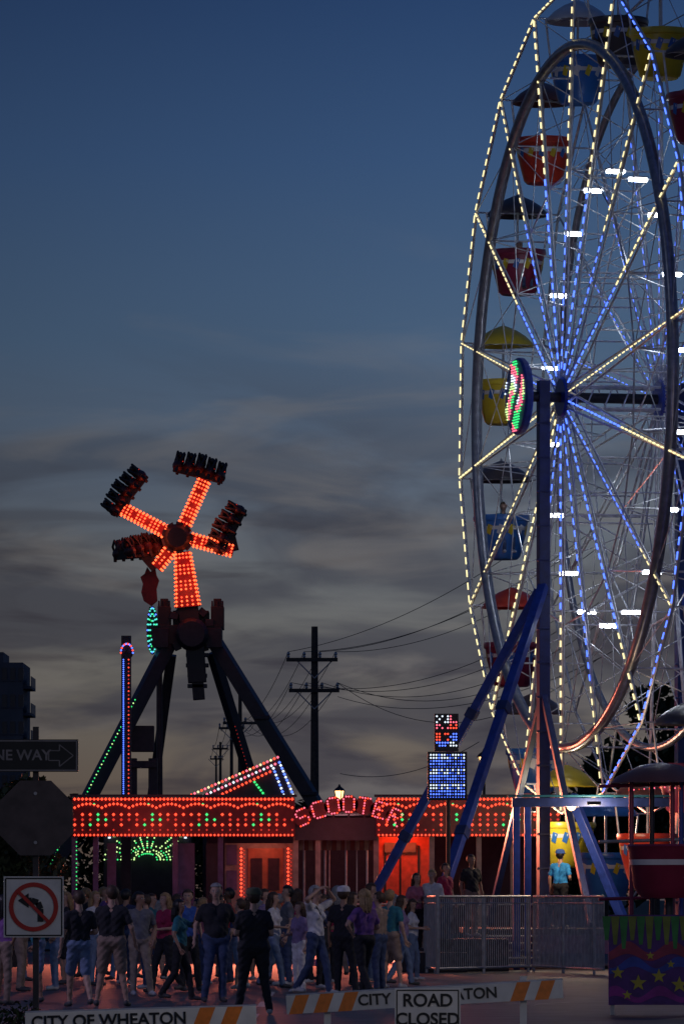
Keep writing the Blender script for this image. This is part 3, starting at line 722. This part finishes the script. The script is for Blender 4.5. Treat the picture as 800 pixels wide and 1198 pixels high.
# ------------------------------------------------------------ signs
orng=mat('orange_reflective',(0.8,0.22,0.03),0.4,0,0.15,14); signw=mat('white_reflective',(0.70,0.68,0.64),0.4,0,0.14,5); sblk=mat('sign_black',(0.012,0.012,0.012),0.4)
alum=mat('sign_aluminium',(0.08,0.06,0.06),0.5,0.1,0.3)
def barricade(xl,yl,xr,yr,s,txt,tx,ty,legs):
    e=empty('road_barricade'); b=MB(); p=W(xl,yl,s); q=W(xr,yr,s); h=0.19; d=q-p
    ang=math.atan2(d.z,d.x)
    RM=Matrix.Rotation(-ang,3,'Y'); L=d.length
    b.box((p+q)/2,(L,0.05,h),signw,RM)
    n=int(L/0.25)
    for i in range(n):
        xx=-L/2+0.02+i*0.25
        if abs(xx+0.1-((W(tx,0,s).x-(p.x+q.x)/2)))<0.78 : continue
        if xx+0.2+0.06>L/2: continue
        vs=[Vector((xx,-0.028,-h/2)),Vector((xx+0.14,-0.028,-h/2)),Vector((xx+0.22,-0.028,h/2)),Vector((xx+0.08,-0.028,h/2))]
        b.add([(p+q)/2+RM@v for v in vs],[(0,1,2,3)],orng)
    b.tube(p+Vector((0,0,0.1)),q+Vector((0,0,0.1)),0.012,0.012,steel,6)
    for x in legs:
        t=W(x,yl+(yr-yl)*(x-xl)/(xr-xl),s); zt_=t.z+(0.15 if x>500 else -0.02); b.box((t.x,t.y+0.06,zt_/2),(0.07,0.05,zt_),signw); b.box((t.x,t.y+0.06,0.04),(0.07,1.0,0.06),signw)
    b.obj('board',e,False,0.004)
    text(txt,0.155,W(tx,ty,s)+Vector((0,-0.034,0)),sblk,e,'stencil_text',0,0.002,roll=ang)
barricade(335,1176,658,1157,115,"CITY OF WHEATON",500,1166,(383,612))
barricade(30,1197,300,1189,128,"CITY OF WHEATON",128,1194,(70,275))
e=empty('road_closed_sign'); b=MB(); s=122
b.box(W(500,1183,s),(0.63,0.02,0.44),signw); c=W(500,1183,s)+Vector((0,-0.013,0))
for sx in(-1,1): b.box(c+Vector((sx*0.295,0,0)),(0.012,0.004,0.4),sblk)
for sz in(-1,1): b.box(c+Vector((0,0,sz*0.2)),(0.59,0.004,0.012),sblk)
for x in(-0.2,0.2): b.box((c.x+x,c.y+0.05,0.25),(0.04,0.03,0.5),steel)
b.obj('plate',e,False,0.003)
text("ROAD",0.17,c+Vector((0,-0.004,0.1)),sblk,e); text("CLOSED",0.165,c+Vector((0,-0.004,-0.08)),sblk,e)
s=115; sg=empty('sign_post'); b=MB(); pp=W(42,850,s); b.box((pp.x,pp.y+0.06,pp.z/2),(0.06,0.05,pp.z),mat('post_steel',(0.05,0.045,0.05),0.6,0.3)); b.obj('post',sg)
e=empty('one_way_sign'); b=MB(); c=W(39,884,s); b.box(c,(0.92,0.02,0.33),sblk)
gw=mat('dull_white',(0.22,0.2,0.2),0.6)
f0=c+Vector((0,-0.013,0))
for sx in(-1,1): b.box(f0+Vector((sx*0.445,0,0)),(0.014,0.005,0.31),gw)
for sz in(-1,1): b.box(f0+Vector((0,0,sz*0.15)),(0.88,0.005,0.014),gw)
ar=[(0.16,0.05),(0.27,0.05),(0.27,0.11),(0.41,0.0),(0.27,-0.11),(0.27,-0.05),(0.16,-0.05)]
for i in range(7):
    a=ar[i];q=ar[(i+1)%7]; b.beam(f0+Vector((a[0],0,a[1])),f0+Vector((q[0],0,q[1])),0.012,0.01,gw)
b.obj('plate',e); text("ONE WAY",0.15,f0+Vector((-0.17,-0.003,0)),gw,e)
e=empty('stop_sign'); b=MB(); c=W(42,957,s)
vs=[];r8=0.412
for k_ in(0,1):
    for i in range(8):
        t=math.pi/8+i*math.pi/4; vs.append(c+Vector((r8*math.cos(t),-0.01+k_*0.02,r8*math.sin(t))))
b.add(vs,[tuple(range(8)),tuple(range(15,7,-1))]+[(i,i+8,(i+1)%8+8,(i+1)%8) for i in range(8)],alum)
for z in(-0.25,0.25): b.tube(c+Vector((0,-0.03,z)),c+Vector((0,0.05,z)),0.018,0.018,steel,8)
b.obj('plate',e)
e=empty('no_left_turn_sign'); b=MB(); c=W(40,1061,s)+Vector((0,-0.02,0)); b.box(c,(0.61,0.02,0.62),signw); f0=c+Vector((0,-0.013,0))
for sx in(-1,1): b.box(f0+Vector((sx*0.285,0,0)),(0.014,0.005,0.57),sblk)
for sz in(-1,1): b.box(f0+Vector((0,0,sz*0.29)),(0.57,0.005,0.014),sblk)
redr=mat('red_reflective',(0.5,0.03,0.02),0.4,0,0.1)
b.lathe([(0.205,-0.003),(0.205,0.003),(0.25,0.003),(0.25,-0.003)],f0+Vector((0,-0.006,0)),redr,40,1,1,Rx)
path=[(0.07,-0.15),(0.07,-0.02),(0.045,0.045),(-0.02,0.065),(-0.06,0.065)]
for i in range(4): b.beam(f0+Vector((path[i][0],-0.003,path[i][1])),f0+Vector((path[i+1][0],-0.003,path[i+1][1])),0.06,0.006,sblk,Vector((0,1,0)))
h=f0+Vector((0,-0.007,0)); b.add([h+Vector((-0.05,0,0.14)),h+Vector((-0.05,0,-0.01)),h+Vector((-0.16,0,0.065))],[(0,1,2)],sblk)
b.beam(f0+Vector((-0.165,-0.014,0.165)),f0+Vector((0.165,-0.014,-0.165)),0.034,0.005,redr,Vector((0,1,0)))
b.obj('plate',e,False)
# ------------------------------------------------------------ PEOPLE
skinm=[mat('skin_light',(0.50,0.30,0.22),0.55,0,0.06,8),mat('skin_tan',(0.36,0.2,0.13),0.55,0,0.06,8),mat('skin_dark',(0.12,0.065,0.04),0.5,0,0.06,8)]
hairm={'brown':mat('hair_brown',(0.06,0.033,0.018),0.6,0,0.4,30),'black':mat('hair_black',(0.012,0.01,0.01),0.5,0,0.4,30),'blond':mat('hair_blond',(0.32,0.2,0.09),0.6,0,0.3,30),'grey':mat('hair_grey',(0.3,0.29,0.28),0.6,0,0.3,30)}
CL={'black':(0.018,0.018,0.024),'navy':(0.025,0.035,0.10),'blue':(0.03,0.10,0.4),'white':(0.7,0.68,0.7),'grey':(0.16,0.16,0.18),'maroon':(0.35,0.02,0.08),'denim':(0.05,0.075,0.16),'khaki':(0.28,0.2,0.16),'ldenim':(0.16,0.22,0.35),'teal':(0.03,0.18,0.22),'purple':(0.2,0.08,0.28),'olive':(0.12,0.12,0.07),'pink':(0.5,0.15,0.22),'red':(0.5,0.04,0.04),'lpurple':(0.28,0.2,0.36),'tan':(0.32,0.25,0.2),'brightblue':(0.03,0.3,0.75)}
clm={k_:mat('cloth_'+k_,v_,0.85,0,0.3,7,0.7) for k_,v_ in CL.items()}
shoe=mat('shoe_rubber',(0.06,0.06,0.065),0.6); shoew=mat('shoe_white',(0.5,0.5,0.5),0.6); eyew=mat('eye_white',(0.7,0.7,0.7),0.3,0,0); eyed=mat('eye_dark',(0.02,0.012,0.01),0.2,0,0); lipm=mat('lips',(0.35,0.1,0.09),0.5,0,0)
ARMS={'side':((0.255,0.03,1.14),(0.275,-0.05,0.90)),'out':((0.30,0.04,1.16),(0.34,-0.07,0.94)),'bent':((0.255,0.03,1.15),(0.13,-0.24,1.13)),'phone':((0.27,-0.20,1.30),(0.09,-0.30,1.56)),
      'head':((0.40,-0.10,1.56),(0.15,-0.15,1.70)),'hip':((0.40,0.09,1.20),(0.20,-0.01,1.02)),'pocket':((0.30,0.07,1.16),(0.20,-0.07,0.95)),'cross':((0.26,-0.03,1.16),(-0.04,-0.2,1.2)),'fwd':((0.24,-0.1,1.16),(0.18,-0.36,1.2))}
LEGS={'stand':[((0.095,-0.01,0.50),(0.10,0.02,0.09)),((0.095,-0.01,0.50),(0.11,0.03,0.09))],
      'apart':[((0.15,-0.02,0.50),(0.22,0.02,0.09)),((0.15,-0.02,0.50),(0.22,0.0,0.09))],
      'walk':[((0.10,-0.14,0.52),(0.10,-0.20,0.10)),((0.09,0.06,0.50),(0.10,0.30,0.14))],
      'relaxed':[((0.095,-0.01,0.50),(0.10,0.02,0.09)),((0.13,-0.08,0.51),(0.19,-0.06,0.09))],
      'sit':[((0.12,-0.42,0.90),(0.12,-0.42,0.5)),((0.12,-0.42,0.90),(0.12,-0.42,0.5))]}
tmpm=bpy.data.materials.new('tmp')
def capsule(mb,a,c,ra,rb,n=12):
    a=Vector(a);c=Vector(c); d,x,y,L=mb.frame(a,c)
    rings=[]
    for f in(-1.0,-0.9,-0.6,-0.25): rings.append((a+d*ra*f,ra*math.sqrt(max(0.0,1-f*f))+1e-4))
    rings.append((a,ra)); rings.append((c,rb))
    for f in(0.25,0.6,0.9,1.0): rings.append((c+d*rb*f,rb*math.sqrt(max(0.0,1-f*f))+1e-4))
    vs=[]
    for(p,r) in rings:
        for i in range(n):
            t=2*math.pi*i/n; vs.append(p+x*math.cos(t)*r+y*math.sin(t)*r)
    k=len(rings); fs=[(j*n+i,j*n+(i+1)%n,(j+1)*n+(i+1)%n,(j+1)*n+i) for j in range(k-1) for i in range(n)]
    fs+=[tuple(range(n-1,-1,-1)),tuple(range((k-1)*n,k*n))]
    mb.add(vs,fs,tmpm)
def person(x,s,rot=0,h=1.75,shirt='black',legs='denim',skin=0,hair='brown',arm=('side','side'),leg='stand',shorts=False,longsl=False,fem=False,hat=None,long=False,headturn=0,z0=0,build=1.0,bag=False,pos=None,fine=False,headdown=0,lean=0.0):
    caps=[]
    def cp(a,b_,ra,rb,l):
        a=Vector(a); b_=Vector(b_)
        caps.append((a,b_,ra,rb,l))
    bw=build*(0.92 if fem else 1.0); sw=0.155 if fem else 0.18
    cp((-0.075*bw,0,0.96),(0.075*bw,0,0.96),0.125*bw,0.125*bw,2)
    for sgn in(-1,1):
        cp((sgn*0.06*bw,-0.01,0.99),(sgn*0.055*bw,0,1.12),0.118*bw,0.105*bw*(0.95 if fem else 1.08),1)
        cp((sgn*0.055*bw,0,1.12),(sgn*0.085*bw,0.0,1.33),0.108*bw,0.115*bw,1)
        cp((sgn*0.08*bw,0,1.33),(sgn*(sw-0.03),0.01,1.425),0.11*bw,0.06,1)
        if fem: cp((sgn*0.08,-0.08,1.28),(sgn*0.07,-0.05,1.3),0.065,0.07,1)
    cp((0,-0.03*bw,1.05),(0,-0.02,1.2),0.125*bw,0.115*bw,1)
    cp((-0.09,0.01,1.43),(0.09,0.01,1.43),0.06,0.06,1)
    cp((0,0.015,1.42),(0,-0.005,1.55),0.058,0.052,0)
    HT=Matrix.Translation((0,0,1.64))@Matrix.Rotation(headturn,4,'Z')@Matrix.Rotation(headdown,4,'X')
    def Hd(p): return HT@Vector(p)
    cp(Hd((0,0.015,0.03)),Hd((0,-0.005,0.04)),0.088,0.084,0)
    cp(Hd((0,-0.02,-0.02)),Hd((0,-0.035,-0.06)),0.068,0.05,0)
    cp(Hd((0,-0.085,0.012)),Hd((0,-0.102,-0.018)),0.012,0.018,0)
    for sgn in(-1,1): cp(Hd((sgn*0.082,0.01,0.015)),Hd((sgn*0.087,0.015,-0.015)),0.018,0.014,0)
    hands=[]
    for sgn,an in((-1,arm[0]),(1,arm[1])):
        e_,w_=ARMS[an]; sh=Vector((sgn*sw,0.01,1.41)); e_=Vector((sgn*e_[0],e_[1],e_[2])); w_=Vector((sgn*w_[0],w_[1],w_[2]))
        mid=sh.lerp(e_,0.62)
        if longsl:
            cp(sh,e_,0.066,0.05,1); cp(e_,w_,0.05,0.038,1)
        else:
            cp(sh,mid,0.066,0.062,1); cp(mid,e_,0.044,0.038,0); cp(e_,w_,0.039,0.026,0)
        d=(w_-e_).normalized(); 
        cp(w_,w_+d*0.07,0.026,0.03,0); hands.append((w_,d,sgn))
    lg=LEGS[leg]
    if rnd.random()<0.5: lg=[lg[1],lg[0]]
    for sgn,(kn,an) in((-1,lg[0]),(1,lg[1])):
        hp=Vector((sgn*0.09*bw,0,0.92)); kn=Vector((sgn*kn[0],kn[1],kn[2])); an=Vector((sgn*an[0],an[1],an[2]))
        if shorts:
            m_=hp.lerp(kn,0.86); cp(hp,m_,0.102*bw,0.088,2); cp(m_,kn,0.058,0.054,0); cp(kn,kn.lerp(an,0.3),0.054,0.056,0); cp(kn.lerp(an,0.3),an,0.056,0.034,0)
        else:
            cp(hp,kn,0.104*bw,0.068,2); cp(kn,an,0.068,0.055,2)
        cp(an+Vector((0,0.02,-0.035)),an+Vector((sgn*0.02,-0.15,-0.05)),0.045,0.036,3)
    mb=MB()
    for(a,c,ra,rb,l) in caps: capsule(mb,a,c,ra,rb)
    o=mb.obj('tmp'); rm=o.modifiers.new('r','REMESH'); rm.mode='VOXEL'; rm.voxel_size=0.0155 if fine else 0.019
    sm=o.modifiers.new('s','SMOOTH'); sm.factor=0.5; sm.iterations=3
    bpy.context.view_layer.update()
    ev=o.evaluated_get(bpy.context.evaluated_depsgraph_get()); me=ev.to_mesh()
    nv=len(me.vertices); co_=np.zeros(nv*3); me.vertices.foreach_get('co',co_); co_=co_.reshape(-1,3)
    faces=[tuple(p.vertices) for p in me.polygons]
    cen=np.array([co_[list(f)].mean(0) for f in faces])
    best=np.full(len(faces),1e9); lab=np.zeros(len(faces),int)
    for(a,c,ra,rb,l) in caps:
        a_=np.array(a);ab=np.array(c)-a_; t=np.clip(((cen-a_)@ab)/(ab@ab+1e-9),0,1); dd=np.linalg.norm(cen-(a_+t[:,None]*ab),axis=1)-(ra+t*(rb-ra))
        k_=dd<best; best[k_]=dd[k_]; lab[k_]=l
    ev.to_mesh_clear(); om=o.data; bpy.data.objects.remove(o); bpy.data.meshes.remove(om)
    ph=rnd.uniform(0,6)
    zz=co_[:,2]; fold=0.007*np.sin(zz*46+co_[:,0]*22+ph)*np.sin(co_[:,0]*35+zz*14+ph*2)
    body=(zz<1.42)&(zz>0.15)
    rad=np.stack([co_[:,0]*0.4,co_[:,1]],1); rn=np.linalg.norm(rad,axis=1,keepdims=True)+1e-6
    co_[:,:2]+= (rad/rn)*(fold*body)[:,None]
    sk=skinm[skin]
    P=MB(); ms=[sk,clm[shirt],clm[legs],shoew if rnd.random()<0.35 else shoe]
    P.mats=list(dict.fromkeys(ms)); P.v=[tuple(v) for v in co_]; P.f=faces; idx=[P.mats.index(m) for m in ms]; P.m=[idx[l] for l in lab]
    for(w_,d,sgn) in hands:
        up=Vector((0,-1,0)) if abs(d.y)<0.8 else Vector((0,0,1))
        sd=d.cross(up).normalized()
        for q,(o_,L1) in enumerate(((-0.024,0.062),(-0.008,0.075),(0.008,0.07),(0.024,0.055))):
            a=w_+d*0.075+up*o_; k1=a+d*L1*0.6+sd*sgn*0.006; k2=k1+d*L1*0.45+sd*sgn*-0.028
            P.tube(a,k1,0.0105,0.0095,sk,5); P.tube(k1,k2,0.0095,0.007,sk,5)
        a=w_+d*0.03+up*0.024; k1=a+d*0.035+up*0.028; P.tube(a,k1,0.012,0.011,sk,5); P.tube(k1,k1+d*0.035+up*0.004,0.011,0.008,sk,5)
    for sgn in(-1,1):
        P.ball(Hd((sgn*0.032,-0.079,0.018)),(0.014,0.008,0.008),eyew,8); P.ball(Hd((sgn*0.032,-0.086,0.018)),0.006,eyed,6)
        P.tube(Hd((sgn*0.018,-0.088,0.036)),Hd((sgn*0.048,-0.08,0.038)),0.005,0.003,hairm[hair],5)
    P.ball(Hd((0,-0.084,-0.052)),(0.024,0.008,0.007),lipm,8)
    hm=hairm[hair]; vs=[];n=18;k=12
    for j in range(k+1):
        ph=math.pi*j/k
        for i in range(n):
            t=2*math.pi*i/n; v=Vector((math.sin(ph)*math.cos(t),math.sin(ph)*math.sin(t),math.cos(ph)))
            r=1.0+0.03*math.sin(7*t+3*ph)+0.02*math.sin(13*t); p=Vector((v.x*0.102*r,v.y*0.112*r+0.008,v.z*0.112*r+0.035))
            vs.append(p)
    fs=[]
    for j in range(k):
        for i in range(n):
            c=sum((vs[q] for q in(j*n+i,j*n+(i+1)%n,(j+1)*n+i)),Vector())/3
            if (c.z>0.085) or (c.y>0.0 and c.z>0.0) or (c.y>0.04 and c.z>-0.06) or (long and c.y>-0.02): fs.append((j*n+i,j*n+(i+1)%n,(j+1)*n+(i+1)%n,(j+1)*n+i))
    P.add([Hd(v) for v in vs],fs,hm)
    if long:
        for q in range(9):
            t=math.radians(0+q*22.5); a=Hd((0.085*math.cos(t),0.02+0.085*math.sin(t),0.0)); e1=a+Vector((0,0.015,-0.12)); e2=e1+Vector((-a.x*0.3,0.015,-0.10-0.03*(q%2)))
            P.tube(a,e1,0.034,0.034,hm,6); P.tube(e1,e2,0.034,0.012,hm,6)
    if hat:
        hh=clm[hat]; prof=[(0.112,0.06),(0.112,0.09),(0.10,0.13),(0.07,0.155),(0.0,0.165)]
        o0=len(P.v); P.lathe(prof,(0,0.01,0),hh,18); 
        vs=[(math.cos(t)*0.085,-0.07-math.sin(t)*0.11,0.068-0.02*math.sin(t)) for t in np.linspace(0,math.pi,9)]
        P.add(vs,[tuple(range(9))],hh)
        for i in range(o0,len(P.v)): P.v[i]=tuple(Hd(P.v[i]))
    if bag:
        P.box((0.24,0.08,0.98),(0.1,0.26,0.24),clm['black']); P.tube((0.2,0.12,1.1),(-0.1,0.1,1.46),0.012,0.012,clm['black'],5); P.tube((0.2,-0.1,1.1),(-0.1,-0.08,1.44),0.012,0.012,clm['black'],5)
    o=P.obj('person',None,True); k=h/1.78
    loc=pos if pos is not None else Vector(((x-400)/s,F/s,z0))
    o.matrix_world=Matrix.Translation(loc)@Matrix.Rotation(rot,4,'Z')@Matrix.Scale(k,4)
    return o
B=math.pi
fr=True
person(93,80,B+0.3,1.72,'black','ldenim',0,'brown',('bent','side'),'walk',True,fine=fr)
person(131,79,B-0.1,1.80,'black','khaki',0,'brown',('out','bent'),'apart',True,fine=fr,build=1.12,headturn=0.6)
person(163,71,0.3,1.72,'grey','tan',1,'black',('out','pocket'),'relaxed',fine=fr,headturn=0.8)
person(193,69,-0.9,1.70,'maroon','black',0,'blond',('side','bent'),'walk',fem=True,long=True,fine=fr)
person(220,68,0.6,1.76,'blue','black',0,'brown',('out','side'),'relaxed',headturn=-0.7)
person(253,76,0.2,1.84,'black','denim',0,'grey',('out','out'),'relaxed',fine=fr,build=1.1,headturn=-0.3)
person(297,85,B+0.1,1.74,'black','black',0,'brown',('bent','bent'),'apart',hat='olive',fine=fr,build=1.2)
person(320,66,1.3,1.72,'white','ldenim',0,'brown',('bent','side'),'walk',fem=True,long=True)
person(369,71,1.0,1.82,'white','denim',0,'grey',('head','head'),'walk',fem=True,fine=fr,bag=True,headturn=0.3)
person(350,69,-0.9,1.55,'lpurple','white',0,'brown',('bent','side'),'stand',fem=True,long=True)
person(402,70,B-0.4,1.80,'black','black',1,'brown',('hip','side'),'relaxed',hat='white')
person(426,73,B+0.6,1.76,'purple','black',0,'blond',('bent','hip'),'walk',fem=True,long=True,build=1.1)
person(443,68,B+1.0,1.72,'khaki','denim',0,'brown',('phone','side'),'stand')
person(112,64,0.9,1.74,'white','ldenim',0,'blond',('hip','side'),'stand',fem=True,long=True)
person(148,63,B-0.5,1.78,'navy','denim',1,'black',('cross','cross'),'relaxed',longsl=True)
person(178,60,1.2,1.70,'teal','khaki',0,'brown',('side','bent'),'walk',True,fem=True)
person(238,63,1.9,1.62,'pink','denim',0,'blond',('side','hip'),'stand',fem=True,long=True)
person(268,62,-1.6,1.80,'red','denim',2,'black',('side','phone'),'stand')
person(281,67,B+0.8,1.60,'navy','ldenim',0,'brown',('side','side'),'walk',True)
person(310,63,1.3,1.78,'lpurple','black',0,'brown',('side','cross'),'stand')
person(336,64,-1.4,1.84,'grey','denim',0,'black',('pocket','side'),'relaxed')
person(385,62,B-0.5,1.68,'maroon','black',0,'brown',('bent','bent'),'stand',fem=True,long=True)
person(456,66,B-0.5,1.76,'teal','khaki',0,'blond',('side','pocket'),'relaxed',True)
person(470,64,1.7,1.66,'lpurple','ldenim',0,'brown',('side','side'),'walk',fem=True,long=True)
person(413,64,1.5,1.72,'grey','black',0,'brown',('phone','phone'),'stand',fem=True,long=True)
for i,(x,s) in enumerate(((4,78),(24,68),(46,76),(66,67),(78,63),(15,61),(348,60),(207,61),(291,60),(326,60),(140,60),(434,61),(482,60),(101,58),(394,58),(257,58),(461,57),(171,66),(210,75),(361,62),(231,58),(303,57),(377,66),(122,56),(186,56))):
    person(x,s,rnd.uniform(0.9,5.4),rnd.uniform(1.52,1.9),rnd.choice(['black','black','navy','purple','grey','maroon','white','teal','olive']),rnd.choice(['denim','black','khaki','ldenim']),rnd.choice([0,0,1]),rnd.choice(['brown','black','blond','grey']),(rnd.choice(['side','bent','hip','out']),rnd.choice(['side','bent','pocket','phone'])),rnd.choice(['relaxed','walk','stand']),rnd.random()<0.4,fem=i%2==0,long=i%2==0,headturn=rnd.uniform(-0.8,0.8),headdown=rnd.uniform(-0.1,0.35))
person(487,54,0.5,1.70,'pink','black',0,'brown',('bent','side'),'stand',fem=True,long=True,z0=0.45)
person(505,54,-0.4,1.72,'white','denim',0,'blond',('side','bent'),'stand',z0=0.5)
person(521,53.5,0.9,1.72,'maroon','denim',0,'brown',('side','side'),'stand',z0=0.65)
person(551,53,0.6,1.82,'black','khaki',1,'brown',('side','side'),'relaxed',z0=0.75,fine=fr)
person(655,51.6,B-0.5,1.78,'brightblue','black',0,'black',('bent','side'),'relaxed',z0=0.92,hat='blue',fine=fr)
p=GP[187]; person(0,1,0.3,1.7,'teal','denim',0,'brown',('bent','side'),'sit',pos=p+Vector((0.05,-0.1,-2.28)))
p=GP[147]; person(0,1,0.5,1.6,'maroon','denim',0,'brown',('bent','side'),'sit',pos=p+Vector((0.05,-0.1,-2.3)))
# queue stand the waiting riders stand on
b=MB()
b.box((1.95,120.6,0.22),(1.5,1.6,0.42),darkst); b.box((2.85,122.6,0.36),(1.6,2.0,0.70),darkst)
b.obj('queue_step',None,False,0.01)
print('done',len(bpy.data.objects))
